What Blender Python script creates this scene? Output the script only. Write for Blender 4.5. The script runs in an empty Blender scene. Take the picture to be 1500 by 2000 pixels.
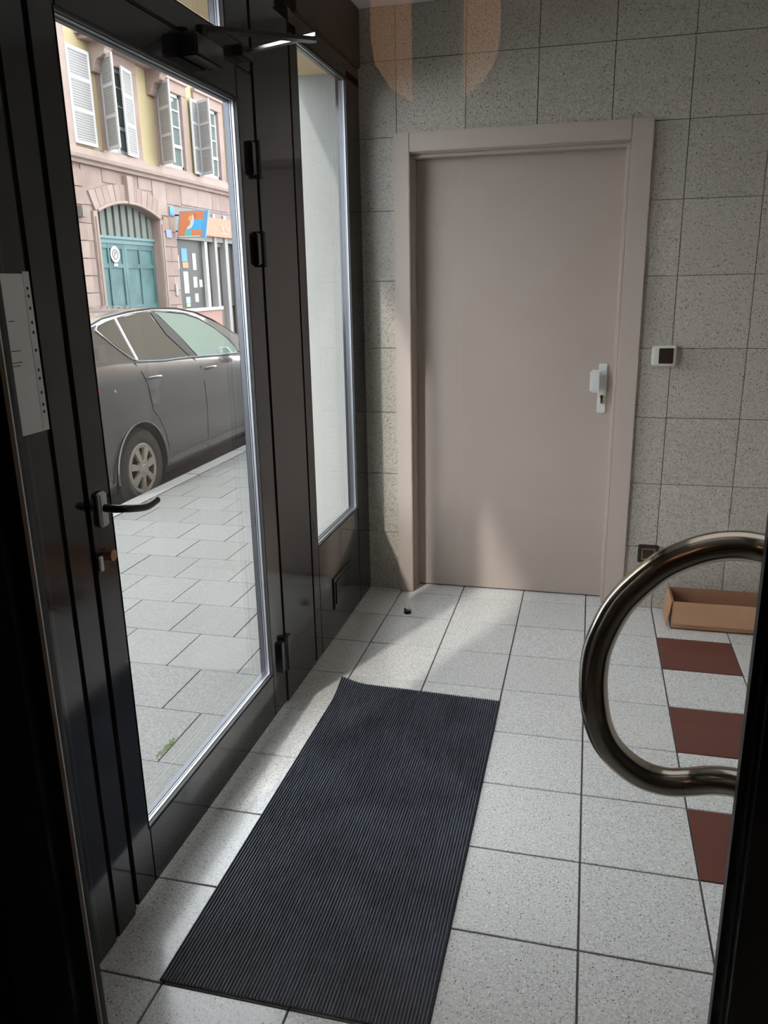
import bpy, bmesh, math, random
from mathutils import Vector, Matrix
S = bpy.context.scene
COL = S.collection
random.seed(7)

# ------------------------------------------------------------------ camera
YAW, PITCH, ROLL = -0.250641, 0.279851, -0.0194285
cam_d = bpy.data.cameras.new('camera'); cam = bpy.data.objects.new('camera', cam_d); COL.objects.link(cam)
cam_d.sensor_fit = 'VERTICAL'; cam_d.sensor_height = 24.0
cam_d.lens = 1562.39 / 2000.0 * 24.0
cam_d.clip_start = 0.05; cam_d.clip_end = 300
fwd = Vector((math.sin(YAW)*math.cos(PITCH), math.cos(YAW)*math.cos(PITCH), -math.sin(PITCH)))
rt = Vector((math.cos(YAW), -math.sin(YAW), 0)); up = rt.cross(fwd)
cr, sr = math.cos(ROLL), math.sin(ROLL)
rt2 = cr*rt + sr*up; up2 = -sr*rt + cr*up
M3 = Matrix((rt2, up2, -fwd)).transposed()
cam.matrix_world = Matrix.Translation((0.85496, -3.6875, 1.49679)) @ M3.to_4x4()
S.camera = cam

# ------------------------------------------------------------------ world, sun, exposure
S.view_settings.view_transform = 'Standard'; S.view_settings.look = 'None'
S.view_settings.gamma = 1.0; S.view_settings.exposure = 0.0
S.view_settings.use_curve_mapping = False
W = bpy.data.worlds.new('overcast_sky'); S.world = W; W.use_nodes = True
wn = W.node_tree; bg = wn.nodes['Background']
bg.inputs[0].default_value = (0.89, 0.95, 1.0, 1); bg.inputs[1].default_value = 7.0
sun_d = bpy.data.lights.new('sun', 'SUN'); sun = bpy.data.objects.new('sun', sun_d); COL.objects.link(sun)
sun_d.energy = 3.2; sun_d.angle = math.radians(2.5); sun_d.color = (1.0, 0.96, 0.9)
sun.rotation_euler = Vector((-0.386, -1.0, 0.868)).to_track_quat('Z', 'Y').to_euler()
sun.location = (-6, -4, 12)
# added fill lamp below the ceiling, out of frame, brightens the vestibule
al_d = bpy.data.lights.new('fill_lamp', 'AREA'); al = bpy.data.objects.new('fill_lamp', al_d); COL.objects.link(al)
al_d.shape = 'RECTANGLE'; al_d.size = 1.2; al_d.size_y = 1.6; al_d.energy = 3.4; al_d.spread = math.radians(150)
al_d.color = (1.0, 0.97, 0.93)
al.location = (0.95, -1.75, 2.545)

# ------------------------------------------------------------------ materials
def srgb(r, g, b):
    f = lambda c: (c/255/12.92) if c/255 <= 0.04045 else ((c/255+0.055)/1.055)**2.4
    return (f(r), f(g), f(b), 1)
MATS = {}
def mat(name, col, rough=0.5, metal=0.0, spec=0.5, noise=None, bump=None, coat=0, emit=None):
    if name in MATS: return MATS[name]
    m = bpy.data.materials.new(name); m.use_nodes = True; nt = m.node_tree; b = nt.nodes['Principled BSDF']
    c = col if len(col) == 4 else (*col, 1)
    b.inputs['Base Color'].default_value = c; b.inputs['Roughness'].default_value = rough
    b.inputs['Metallic'].default_value = metal; b.inputs['Specular IOR Level'].default_value = spec
    b.inputs['Coat Weight'].default_value = coat; b.inputs['Coat Roughness'].default_value = 0.06
    tc = nt.nodes.new('ShaderNodeTexCoord')
    if noise:
        sc, amt = noise[0], noise[1]
        n = nt.nodes.new('ShaderNodeTexNoise'); n.inputs['Scale'].default_value = sc; n.inputs['Detail'].default_value = 5
        add = rand_vec(nt, tc)
        nt.links.new(add, n.inputs['Vector'])
        r = nt.nodes.new('ShaderNodeValToRGB'); r.color_ramp.elements[0].position = 0.3; r.color_ramp.elements[1].position = 0.7
        r.color_ramp.elements[0].color = (*[x*(1-amt) for x in c[:3]], 1); r.color_ramp.elements[1].color = (*[min(1, x*(1+amt)) for x in c[:3]], 1)
        if len(noise) > 2: r.color_ramp.elements[1].color = noise[2]
        nt.links.new(n.outputs[0], r.inputs[0]); nt.links.new(r.outputs[0], b.inputs['Base Color'])
    if bump:
        n = nt.nodes.new('ShaderNodeTexNoise'); n.inputs['Scale'].default_value = bump[0]; n.inputs['Detail'].default_value = 4
        nt.links.new(tc.outputs['Object'], n.inputs['Vector'])
        bp = nt.nodes.new('ShaderNodeBump'); bp.inputs['Strength'].default_value = bump[1]; bp.inputs['Distance'].default_value = 0.002
        nt.links.new(n.outputs[0], bp.inputs['Height']); nt.links.new(bp.outputs[0], b.inputs['Normal'])
    if emit:
        b.inputs['Emission Color'].default_value = (*emit[:3], 1); b.inputs['Emission Strength'].default_value = emit[3]
    MATS[name] = m; return m
def rand_vec(nt, tc):
    oi = nt.nodes.new('ShaderNodeObjectInfo'); mu = nt.nodes.new('ShaderNodeMath'); mu.operation = 'MULTIPLY'; mu.inputs[1].default_value = 40
    nt.links.new(oi.outputs['Random'], mu.inputs[0])
    v = nt.nodes.new('ShaderNodeVectorMath'); v.operation = 'ADD'
    nt.links.new(tc.outputs['Object'], v.inputs[0]); nt.links.new(mu.outputs[0], v.inputs[1])
    return v.outputs[0]
def terrazzo(name, base, dark, rough, var=0.04, spec=0.5, scale=1.0):
    m = bpy.data.materials.new(name); m.use_nodes = True; nt = m.node_tree; b = nt.nodes['Principled BSDF']; L = nt.links
    tc = nt.nodes.new('ShaderNodeTexCoord'); vec = rand_vec(nt, tc)
    b.inputs['Roughness'].default_value = rough; b.inputs['Specular IOR Level'].default_value = spec
    n = nt.nodes.new('ShaderNodeTexNoise'); n.inputs['Scale'].default_value = 170*scale; n.inputs['Detail'].default_value = 3; L.new(vec, n.inputs['Vector'])
    r = nt.nodes.new('ShaderNodeValToRGB'); r.color_ramp.elements[0].position = 0.33; r.color_ramp.elements[1].position = 0.7
    r.color_ramp.elements[0].color = (*[x*0.78 for x in base[:3]], 1); r.color_ramp.elements[1].color = (*[min(1, x*1.18) for x in base[:3]], 1)
    L.new(n.outputs[0], r.inputs[0]); cur = r.outputs[0]
    for sc, th, keep, col in ((150*scale, .30, .42, dark), (95*scale, .22, .16, [d*0.55 for d in dark[:3]]), (120*scale, .26, .2, [min(1, x*1.45) for x in base[:3]])):
        v = nt.nodes.new('ShaderNodeTexVoronoi'); v.inputs['Scale'].default_value = sc; L.new(vec, v.inputs['Vector'])
        lt = nt.nodes.new('ShaderNodeMapRange'); lt.inputs['From Min'].default_value = th; lt.inputs['From Max'].default_value = th*0.7
        L.new(v.outputs['Distance'], lt.inputs['Value'])
        sp = nt.nodes.new('ShaderNodeSeparateColor'); L.new(v.outputs['Color'], sp.inputs[0])
        g = nt.nodes.new('ShaderNodeMath'); g.operation = 'LESS_THAN'; g.inputs[1].default_value = keep; L.new(sp.outputs[0], g.inputs[0])
        mu = nt.nodes.new('ShaderNodeMath'); mu.operation = 'MULTIPLY'; L.new(lt.outputs[0], mu.inputs[0]); L.new(g.outputs[0], mu.inputs[1])
        mx = nt.nodes.new('ShaderNodeMix'); mx.data_type = 'RGBA'; L.new(mu.outputs[0], mx.inputs[0]); L.new(cur, mx.inputs[6]); mx.inputs[7].default_value = (*col[:3], 1)
        cur = mx.outputs[2]
    oi = nt.nodes.new('ShaderNodeObjectInfo'); mr = nt.nodes.new('ShaderNodeMapRange'); mr.inputs['To Min'].default_value = 1-var; mr.inputs['To Max'].default_value = 1+var
    L.new(oi.outputs['Random'], mr.inputs['Value'])
    vm = nt.nodes.new('ShaderNodeVectorMath'); vm.operation = 'SCALE'; L.new(cur, vm.inputs[0]); L.new(mr.outputs[0], vm.inputs['Scale'])
    L.new(vm.outputs[0], b.inputs['Base Color']); MATS[name] = m; return m
def glass(name, tint=(1, 1, 1), ior=1.45, rough=0.0):
    m = bpy.data.materials.new(name); m.use_nodes = True; nt = m.node_tree; nt.nodes.remove(nt.nodes['Principled BSDF'])
    o = nt.nodes['Material Output']; t = nt.nodes.new('ShaderNodeBsdfTransparent'); t.inputs[0].default_value = (*tint, 1)
    g = nt.nodes.new('ShaderNodeBsdfGlossy'); g.inputs['Roughness'].default_value = rough
    lw = nt.nodes.new('ShaderNodeLayerWeight'); lw.inputs['Blend'].default_value = 0.5
    pw = nt.nodes.new('ShaderNodeMath'); pw.operation = 'POWER'; pw.inputs[1].default_value = 5; nt.links.new(lw.outputs['Facing'], pw.inputs[0])
    f = nt.nodes.new('ShaderNodeMath'); f.operation = 'MULTIPLY_ADD'; f.inputs[1].default_value = 0.9; f.inputs[2].default_value = ((ior-1)/(ior+1))**2; nt.links.new(pw.outputs[0], f.inputs[0])
    mx = nt.nodes.new('ShaderNodeMixShader'); nt.links.new(f.outputs[0], mx.inputs[0]); nt.links.new(t.outputs[0], mx.inputs[1]); nt.links.new(g.outputs[0], mx.inputs[2])
    nt.links.new(mx.outputs[0], o.inputs[0]); MATS[name] = m; return m

M_FLOOR = terrazzo('terrazzo_floor', (0.68, 0.68, 0.66), (0.24, 0.23, 0.22), 0.17, spec=0.55)
M_WALL = terrazzo('terrazzo_wall', (0.49, 0.45, 0.385), (0.13, 0.11, 0.09), 0.30, scale=.8)
M_RED = mat('red_brown_tile', (0.145, 0.045, 0.036), 0.28, noise=(30, .06))
M_GROUT = mat('floor_grout', (0.13, 0.13, 0.125), 0.9)
M_WGROUT = mat('wall_grout', (0.30, 0.28, 0.25), 0.9)
M_BLACK = mat('anthracite_lacquer', (0.014, 0.014, 0.017), 0.10, spec=.75)
M_BLACKM = mat('anthracite_satin', (0.012, 0.012, 0.013), 0.3, spec=0.4)
M_BEAD = mat('dark_aluminium_bead', (0.11, 0.115, 0.13), 0.28, metal=0.8)
M_EDGE = mat('bright_bead_edge', (0.36, 0.375, 0.41), 0.3, metal=0.7)
M_GASK = mat('black_rubber', (0.01, 0.01, 0.01), 0.5)
M_BROWN = mat('dark_brown_panel', (0.028, 0.017, 0.015), 0.35)
M_ALU = mat('bright_aluminium', (0.62, 0.63, 0.64), 0.25, metal=1)
M_STEEL = mat('brushed_steel', (0.42, 0.38, 0.33), 0.16, metal=1, noise=(6, .08))
M_SAT = mat('satin_silver', (0.72, 0.72, 0.70), 0.38, metal=0.15)
M_DOOR = mat('beige_grey_door_paint', (0.44, 0.365, 0.315), 0.42, noise=(3, .02))
M_DFRAME = mat('beige_grey_frame_paint', (0.50, 0.42, 0.365), 0.38)
M_CEIL = mat('ceiling_paint', (0.78, 0.77, 0.76), 0.8)
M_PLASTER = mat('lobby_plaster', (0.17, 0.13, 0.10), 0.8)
M_CREAM = mat('cream_soffit_paint', (0.66, 0.50, 0.30), 0.8)
M_WHITE = mat('white_render', (0.245, 0.252, 0.24), 0.8, noise=(4, .02))
M_GLASS = glass('clear_glass')
M_PAPER = mat('paper', (0.86, 0.84, 0.83), 0.6)
M_SLEEVE = glass('clear_sleeve', (0.95, 0.95, 0.95), 1.3, 0.1)
M_INK = mat('ink', (0.05, 0.05, 0.06), 0.7)
M_PLASTW = mat('white_plastic', (0.68, 0.66, 0.60), 0.35)
M_DKBR = mat('dark_brown_plastic', (0.035, 0.022, 0.018), 0.3)
M_BRASS = mat('dull_brass', (0.42, 0.33, 0.18), 0.35, metal=0.9)
M_CARD = mat('cardboard', (0.42, 0.225, 0.125), 0.85, noise=(14, .07))
M_CARDD = mat('cardboard_inside', (0.32, 0.165, 0.095), 0.85, noise=(14, .07))
M_RUB = mat('tyre_rubber', (.035, .033, .032), 0.75, bump=(60, .4))
M_COPPER = mat('coppery_knob', (0.45, 0.22, 0.14), 0.35, metal=0.7)

# ------------------------------------------------------------------ builders
class MB:
    def __init__(s): s.v = []; s.f = []; s.m = []
    def box(s, x0, x1, y0, y1, z0, z1, mi=0, bev=0.0):
        if bev > 0:
            bm = bmesh.new(); bmesh.ops.create_cube(bm, size=1)
            for v in bm.verts:
                v.co = Vector((x0+(v.co.x+.5)*(x1-x0), y0+(v.co.y+.5)*(y1-y0), z0+(v.co.z+.5)*(z1-z0)))
            bmesh.ops.bevel(bm, geom=list(bm.edges), offset=min(bev, .45*min(x1-x0, y1-y0, z1-z0)), segments=2, affect='EDGES')
            bm.verts.index_update(); n = len(s.v)
            s.v += [tuple(v.co) for v in bm.verts]; s.f += [[n+v.index for v in f.verts] for f in bm.faces]; s.m += [mi]*len(bm.faces); bm.free(); return s
        n = len(s.v)
        s.v += [(x, y, z) for z in (z0, z1) for y in (y0, y1) for x in (x0, x1)]
        s.f += [[n+i for i in q] for q in ((0, 2, 3, 1), (4, 5, 7, 6), (0, 1, 5, 4), (2, 6, 7, 3), (0, 4, 6, 2), (1, 3, 7, 5))]; s.m += [mi]*6; return s
    def prism(s, pts, axis, a, b, mi=0):
        """2D polygon (in the two other axes, in order) extruded along axis from a to b"""
        n = len(s.v); k = len(pts)
        def P(p, t):
            return (t, p[0], p[1]) if axis == 0 else ((p[0], t, p[1]) if axis == 1 else (p[0], p[1], t))
        s.v += [P(p, a) for p in pts] + [P(p, b) for p in pts]
        s.f += [[n+i for i in range(k)][::-1], [n+k+i for i in range(k)]]
        s.f += [[n+i, n+(i+1) % k, n+k+(i+1) % k, n+k+i] for i in range(k)]; s.m += [mi]*(k+2); return s
    def tube(s, pts, r, seg=12, mi=0, closed=False, cap=True):
        P = [Vector(p) for p in pts]; n0 = len(s.v); N = len(P)
        R = r if isinstance(r, (list, tuple)) else [r]*N
        T = [(P[(i+1) % N]-P[i-1] if closed else P[min(i+1, N-1)]-P[max(i-1, 0)]).normalized() for i in range(N)]
        a = T[0].orthogonal().normalized()
        for i in range(N):
            a = (a - a.dot(T[i])*T[i]).normalized(); b = T[i].cross(a)
            for k in range(seg):
                t = 2*math.pi*k/seg; s.v.append(tuple(P[i]+R[i]*(math.cos(t)*a+math.sin(t)*b)))
        for i in range(N if closed else N-1):
            for k in range(seg):
                j = (i+1) % N
                s.f.append([n0+i*seg+k, n0+i*seg+(k+1) % seg, n0+j*seg+(k+1) % seg, n0+j*seg+k]); s.m.append(mi)
        if cap and not closed:
            s.f += [[n0+k for k in range(seg)][::-1], [n0+(N-1)*seg+k for k in range(seg)]]; s.m += [mi]*2
        return s
    def lathe(s, prof, c, axis=0, seg=32, mi=0, cap=True):
        """prof: (radius, offset along axis)"""
        n0 = len(s.v); c = Vector(c)
        for r, o in prof:
            for k in range(seg):
                t = 2*math.pi*k/seg; u, w = r*math.cos(t), r*math.sin(t)
                s.v.append(tuple(c+(Vector((o, u, w)) if axis == 0 else Vector((u, o, w)) if axis == 1 else Vector((u, w, o)))))
        for i in range(len(prof)-1):
            for k in range(seg):
                s.f.append([n0+i*seg+k, n0+i*seg+(k+1) % seg, n0+(i+1)*seg+(k+1) % seg, n0+(i+1)*seg+k]); s.m.append(mi)
        for i in (0, len(prof)-1):
            if cap and prof[i][0] > 1e-4: s.f.append([n0+i*seg+k for k in range(seg)]); s.m.append(mi)
        return s
    def quad(s, *p, mi=0):
        n = len(s.v); s.v += [tuple(q) for q in p]; s.f.append([n+i for i in range(len(p))]); s.m.append(mi); return s
    def mesh(s, name, mats, origin=(0, 0, 0), smooth=None):
        me = bpy.data.meshes.new(name); o = origin
        me.from_pydata([(x-o[0], y-o[1], z-o[2]) for x, y, z in s.v], [], s.f)
        for m in (mats if isinstance(mats, (list, tuple)) else [mats]): me.materials.append(m)
        me.polygons.foreach_set('material_index', s.m)
        bm = bmesh.new(); bm.from_mesh(me); bmesh.ops.recalc_face_normals(bm, faces=bm.faces); bm.to_mesh(me); bm.free()
        if smooth is not None:
            me.polygons.foreach_set('use_smooth', [True]*len(me.polygons)); me.set_sharp_from_angle(angle=math.radians(smooth))
        return me
def catmull(P, n=6):
    out = []
    for i in range(len(P)-1):
        p0, p1, p2, p3 = [Vector(P[max(0, min(len(P)-1, i+k))]) for k in (-1, 0, 1, 2)]
        for j in range(n):
            t = j/n
            out.append(0.5*((2*p1)+(-p0+p2)*t+(2*p0-5*p1+4*p2-p3)*t*t+(-p0+3*p1-3*p2+p3)*t**3))
    out.append(Vector(P[-1])); return out
WO = {}
def wloc(o): return WO.get(o, Vector((0, 0, 0)))
def link(o, loc, parent=None):
    COL.objects.link(o); WO[o] = Vector(loc)
    o.location = Vector(loc) - (wloc(parent) if parent else Vector((0, 0, 0)))
    if parent: o.parent = parent
    return o
def tag(o, label=None, cat=None, group=None, kind=None):
    if label: o['label'] = label
    if cat: o['category'] = cat
    if group: o['group'] = group
    if kind: o['kind'] = kind
    return o
def build(name, mb, mats, parent=None, smooth=None, **kw):
    xs = [[v[i] for v in mb.v] for i in range(3)]
    org = Vector(((min(xs[0])+max(xs[0]))/2, (min(xs[1])+max(xs[1]))/2, min(xs[2])))
    return tag(link(bpy.data.objects.new(name, mb.mesh(name, mats, org, smooth)), org, parent), **kw)
def inst(name, me, loc, parent=None, rot=None, **kw):
    o = link(bpy.data.objects.new(name, me), loc, parent)
    if rot: o.rotation_euler = rot
    return tag(o, **kw)
def empty(name, loc, parent=None, **kw):
    return tag(link(bpy.data.objects.new(name, None), loc, parent), **kw)
def B(*a, **k): return MB().box(*a, **k)
def structure(name, loc=(0, 0, 0), label=None): return empty(name, loc, label=label, kind='structure')

# ================================================================== THE VESTIBULE SHELL
T = 0.30
XG = -0.165          # inner face of the glazed front
XR = 2.4             # right wall
CZ = 2.605           # ceiling
Y0 = -0.029          # first floor joint row in front of the far wall
# ---- floor
fl = structure('floor', (0, 0, -0.1), 'speckled pale grey terrazzo tile floor with dark joints and red squares')
build('floor_slab', B(-0.26, XR+.1, -7.0, 0.3, -0.14, -0.004), M_GROUT, fl)
J = 0.0026
def tile_mesh(w, h, name='tile', m=M_FLOOR):
    return B(J, w-J, -h+J, -J, -0.010, 0, bev=0.0010).mesh(name, m, smooth=None)
full = tile_mesh(T, T); fullr = tile_mesh(T, T, 'red_tile', M_RED)
xs = [(-0.26, 0.0)] + [(i*T, (i+1)*T) for i in range(8)]
for j in range(-1, 14):
    y1 = 0.13 if j == -1 else Y0 - j*T; y0 = Y0 - (j+1)*T
    for x0, x1 in xs:
        i = round(x0/T); red = (i == 4 and j in (1, 3, 5))
        if j >= 0 and x0 >= 0: me = fullr if red else full
        else: me = tile_mesh(x1-x0, y1-y0)
        o = inst('tile', me, (x0, y1, 0.0 + random.uniform(-.0003, .0)), fl)
        if red: o['label'] = 'dark red-brown square floor tile'
build('far_floor_covering', B(-0.26, XR, -7.0, Y0-14*T, -0.004, 0.0), mat('lobby_floor', (.2, .19, .18), .4), fl)
# ---- far wall
DX0, DX1, DZ = 0.03, 1.05, 2.09      # opening cut in the wall, behind the frame
wf = structure('wall_far', (1.1, 0.1, 0), 'tiled terrazzo end wall around the beige door')
mb = MB(); mb.box(-0.18, DX0, 0.008, 0.3, 0, CZ+.1); mb.box(DX1, XR+.1, 0.008, 0.3, 0, CZ+.1); mb.box(DX0, DX1, 0.008, 0.3, DZ, CZ+.1); mb.box(DX0, DX1, .2, .3, 0, DZ)
build('wall_backing', mb, M_WGROUT, wf)
JW = 0.0013
def wtile(w, h): return B(JW, w-JW, 0, 0.012, JW, h-JW, bev=0.0008).mesh('tile', M_WALL)
fw = wtile(T, T)
def wall_rects(x0, x1, z0, z1):
    if x1 <= DX0 or x0 >= DX1 or z0 >= DZ: return [(x0, x1, z0, z1)]
    r = []
    if x0 < DX0: r.append((x0, DX0, z0, z1))
    if x1 > DX1: r.append((DX1, x1, z0, z1))
    if z1 > DZ: r.append((max(x0, DX0), min(x1, DX1), DZ, z1))
    return r
wx = [(-0.18, 0.0)] + [(i*T, (i+1)*T) for i in range(8)]
wz = [(k*T, min((k+1)*T, CZ)) for k in range(9)]
for a, b in wx:
    for c, d in wz:
        for (p, q, r, s) in wall_rects(a, b, c, d):
            if q-p < .01 or s-r < .008: continue
            me = fw if abs(q-p-T) < 1e-6 and abs(s-r-T) < 1e-6 else wtile(q-p, s-r)
            inst('tile', me, (p, 0.0, r), wf)
# ---- right wall, tiled the same
wr = structure('wall_right', (XR, -1.3, 0), 'tiled terrazzo side wall')
build('wall_backing', B(XR+.008, XR+.2, -2.7, .1, 0, CZ+.1), M_WGROUT, wr)
for j in range(9):
    for c, d in wz:
        w = T if j < 8 else .2
        inst('tile', fw if (w == T and d-c > .29) else wtile(w, d-c), (XR, -j*T, c), wr, rot=(0, 0, -math.pi/2))
# ---- ceiling
ce = build('ceiling', B(XG, XR+.2, -7, .1, CZ, CZ+.12), M_CEIL, kind='structure', label='white plastered ceiling')
# ---- lobby behind the inner door (dark)
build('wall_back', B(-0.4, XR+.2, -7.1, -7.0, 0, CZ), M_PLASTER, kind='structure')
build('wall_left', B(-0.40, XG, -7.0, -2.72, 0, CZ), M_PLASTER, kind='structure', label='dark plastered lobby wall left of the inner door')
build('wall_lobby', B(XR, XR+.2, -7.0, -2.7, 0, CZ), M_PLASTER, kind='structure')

# ---- grey door in the far wall : door_1
d1 = structure('door_1', (0.54, 0, 0), 'closed beige-grey flush door in a metal frame')
RF = 0.105   # recess of leaf
def frame_side(xa, xb, inner):   # xa outer, xb inner edge of face
    m = MB(); lo, hi = min(xa, xb), max(xa, xb)
    m.box(lo, hi, -0.022, 0.0, 0.0, 2.112, bev=.003)
    return m
fm = MB(); fm.box(-0.012, 0.060, -0.022, 0.012, 0, 2.112, bev=.003); fm.box(0.055, 0.060, 0.0, RF+.03, 0, 2.035); fm.box(0.060, 0.066, 0.08, RF+.05, 0, 2.035)
build('door_jamb', fm, M_DFRAME, d1)
fm = MB(); fm.box(0.980, 1.066, -0.022, 0.012, 0, 2.112, bev=.003); fm.box(0.980, 0.985, 0.0, RF+.03, 0, 2.035); fm.box(0.966, 0.980, 0.02, RF+.05, 0, 2.035, bev=.002)
build('door_jamb', fm, M_DFRAME, d1)
fm = MB(); fm.box(0.060, 0.980, -0.022, 0.012, 2.034, 2.112, bev=.003); fm.box(0.060, 0.980, 0.0, RF+.03, 2.030, 2.035); fm.box(0.06, 0.98, 0.03, RF+.05, 2.016, 2.030, bev=.002)
build('door_head', fm, M_DFRAME, d1)
build('door_leaf', B(0.066, 0.974, 0.092, 0.135, 0.006, 2.018, bev=.003), M_DOOR, d1)
lx = 0.921
lp = build('lock_plate', B(lx-.019, lx+.019, 0.084, 0.093, 0.904, 1.125, bev=.003), M_SAT, d1, label='satin silver lock plate')
km = MB(); km.box(lx-.055, lx-.006, 0.025, 0.059, 1.002, 1.102, bev=.008); km.box(lx-.022, lx-.006, .052, .088, 1.024, 1.079, bev=.003)
build('door_knob', km, M_SAT, lp, label='block-shaped silver pull knob')
cm = MB(); cm.lathe([(0.0001, 0), (.0085, 0), (.0085, .012)], (lx+.001, .073, .978), 1, 16); cm.box(lx-.004, lx+.006, .073, .087, .948, .978)
build('key_cylinder', cm, M_BRASS, lp)
build('keyhole', B(lx-.002, lx+.003, .0710, .0728, .958, .984), M_GASK, lp)

# ================================================================== GLAZED FRONT (plane x = XG)
gf = structure('wall_front', (XG, -1.3, 0), 'dark anthracite aluminium shopfront framing')
XO = -0.212     # outer face
def post(name, y0, y1, z0, z1, m=M_BLACK, x1=XG, x0=XO, parent=gf, bev=.003, **kw):
    return build(name, B(x0, x1, y0, y1, z0, z1, bev=bev), m, parent, **kw)
post('frame_post', -2.335, -2.258, 0, CZ)
post('frame_post', -2.72, -2.345, 0, CZ, label='wide dark post next to the inner door')
post('post_groove', -2.346, -2.334, 0, CZ, m=M_BLACKM, x1=XG-.006, bev=0)
post('post_groove', -2.259, -2.243, 0, 2.10, m=M_BLACKM, x1=XG-.009, bev=0)
post('hinge_post', -1.188, -0.870, 0, 2.335, label='wide glossy dark panel beside the door hinges')
post('post_groove', -1.204, -1.187, 0, 2.335, m=M_BLACKM, x1=XG-.009, bev=0)
post('post_groove', -0.871, -0.858, 0, 2.335, m=M_BLACKM, x1=XG-.007, bev=0)
post('frame_post', -0.859, -0.785, 0, 2.335)
post('frame_post', -0.196, -0.003, 0, 2.335)
post('door_head_bar', -2.258, -1.204, 2.105, 2.167)
post('head_rail', -2.72, -0.003, 2.50, CZ)
post('transom_post', -1.372, -1.204, 2.167, 2.50)
post('dark_transom_panel', -1.204, -0.80, 2.335, 2.5, m=M_BLACK, x1=XG-.03)
build('header_beam', B(XO, XG+.010, -0.80, -0.003, 2.375, CZ, bev=.004), M_BROWN, gf, label='dark brown boxed beam above the sidelight')
post('sidelight_head', -0.86, -0.003, 2.30, 2.378)
# bottom of the sidelight
kp = post('kick_panel', -0.785, -0.196, 0.0, 0.475, label='glossy dark panel under the sidelight')
vm = MB(); vy0, vy1, vz0, vz1 = -.615, -.352, .128, .272
vm.box(XG, XG+.006, vy0, vy1, vz0, vz1, bev=.003); vm.box(XG+.0055, XG+.010, vy0+.02, vy1-.02, vz0+.02, vz1-.02, bev=.003)
build('vent_cover', vm, M_BLACK, kp)

def bead(parent, ya, yb, za, zb, xi=XG, depth=0.040, w=0.010):
    """stepped glazing bead round an opening: three nested rings stepping back to the glass"""
    q = depth/.040
    for k, (ins, d0, d1, m) in enumerate(((0.0035, 0.0, .011*q, M_GASK), (0.0015, .011*q, .018*q, M_EDGE), (0.0035, .018*q, .021*q, M_GASK), (.002, .021*q, .025*q, M_EDGE), (0.0, .025*q, depth, M_BEAD))):
        r = MB(); a, b, c, d = ya, yb, za, zb; t = w-ins
        x1, x0 = xi-d0, xi-d1
        r.box(x0, x1, a, a+t, c, d); r.box(x0, x1, b-t, b, c, d); r.box(x0, x1, a+t, b-t, c, c+t); r.box(x0, x1, a+t, b-t, d-t, d)
        build('gasket' if m is M_GASK else 'glazing_bead', r, m, parent)
def pane(parent, ya, yb, za, zb, x=XG-.040): return build('glass_pane', B(x-.006, x, ya, yb, za, zb), M_GLASS, parent)
# ---- sidelight : window_1
w1 = structure('window_1', (XG, -.52, .475), 'tall narrow sidelight pane showing the white reveal')
bead(w1, -.786, -.195, .474, 2.301, depth=.032, w=.008); pane(w1, -.79, -.19, .47, 2.304, x=XG-.034)
# ---- transom : window_2
w2 = structure('window_2', (XG, -1.8, 2.185), 'transom pane above the entrance door')
bead(w2, -2.258, -1.372, 2.164, 2.502, w=.008); pane(w2, -2.26, -1.37, 2.16, 2.5)
# ---- street door : door_2
d2 = structure('door_2', (XG, -1.72, 0), 'dark aluminium entrance door leaf with one tall clear pane')
XL = XG
post('stile', -2.245, -2.160, 0.012, 2.100, parent=d2)
post('stile', -1.318, -1.203, 0.012, 2.100, parent=d2, label='hinge side stile')
post('top_rail', -2.160, -1.318, 2.014, 2.100, parent=d2)
post('bottom_rail', -2.160, -1.318, 0.012, 0.176, parent=d2)
bead(d2, -2.168, -1.316, .175, 2.016); pane(d2, -2.18, -1.31, .16, 2.02)
for (ya, yb, za, zb) in ((-1.262, -1.168, 1.815, 1.91), (-1.262, -1.168, 1.555, 1.65), (-1.262, -1.165, .155, .27)):
    h = MB(); h.box(XG, XG+.014, ya, (ya+yb)/2-.012, za, zb, bev=.003); h.box(XG, XG+.014, (ya+yb)/2+.012, yb, za, zb, bev=.003)
    h.tube([(XG+.010, (ya+yb)/2, za-.006), (XG+.010, (ya+yb)/2, zb+.006)], .0125, 14)
    build('hinge', h, M_BLACK, d2, smooth=40)
# lever handle
hd = build('handle_plate', B(XG, XG+.012, -2.222, -2.192, .992, 1.070, bev=.004), M_SAT, d2, label='narrow silver handle plate')
hm = MB(); hm.tube(catmull([(XG+.010, -2.207, 1.034), (XG+.040, -2.208, 1.034), (XG+.056, -2.200, 1.033), (XG+.062, -2.17, 1.026), (XG+.065, -2.125, 1.018), (XG+.062, -2.075, 1.020)], 4), [.009]*21, 14)
build('lever', hm, M_BLACKM, hd, smooth=60, label='black lever handle')
cy = build('key_cylinder', MB().lathe([(.0001, 0), (.013, 0), (.013, .02), (.0001, .02)], (XG, -2.205, .925), 0, 20), M_COPPER, d2, smooth=40, label='coppery thumb turn')
build('lock_escutcheon', B(XG, XG+.006, -2.238, -2.224, .895, .93, bev=.002), M_SAT, d2)
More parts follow.
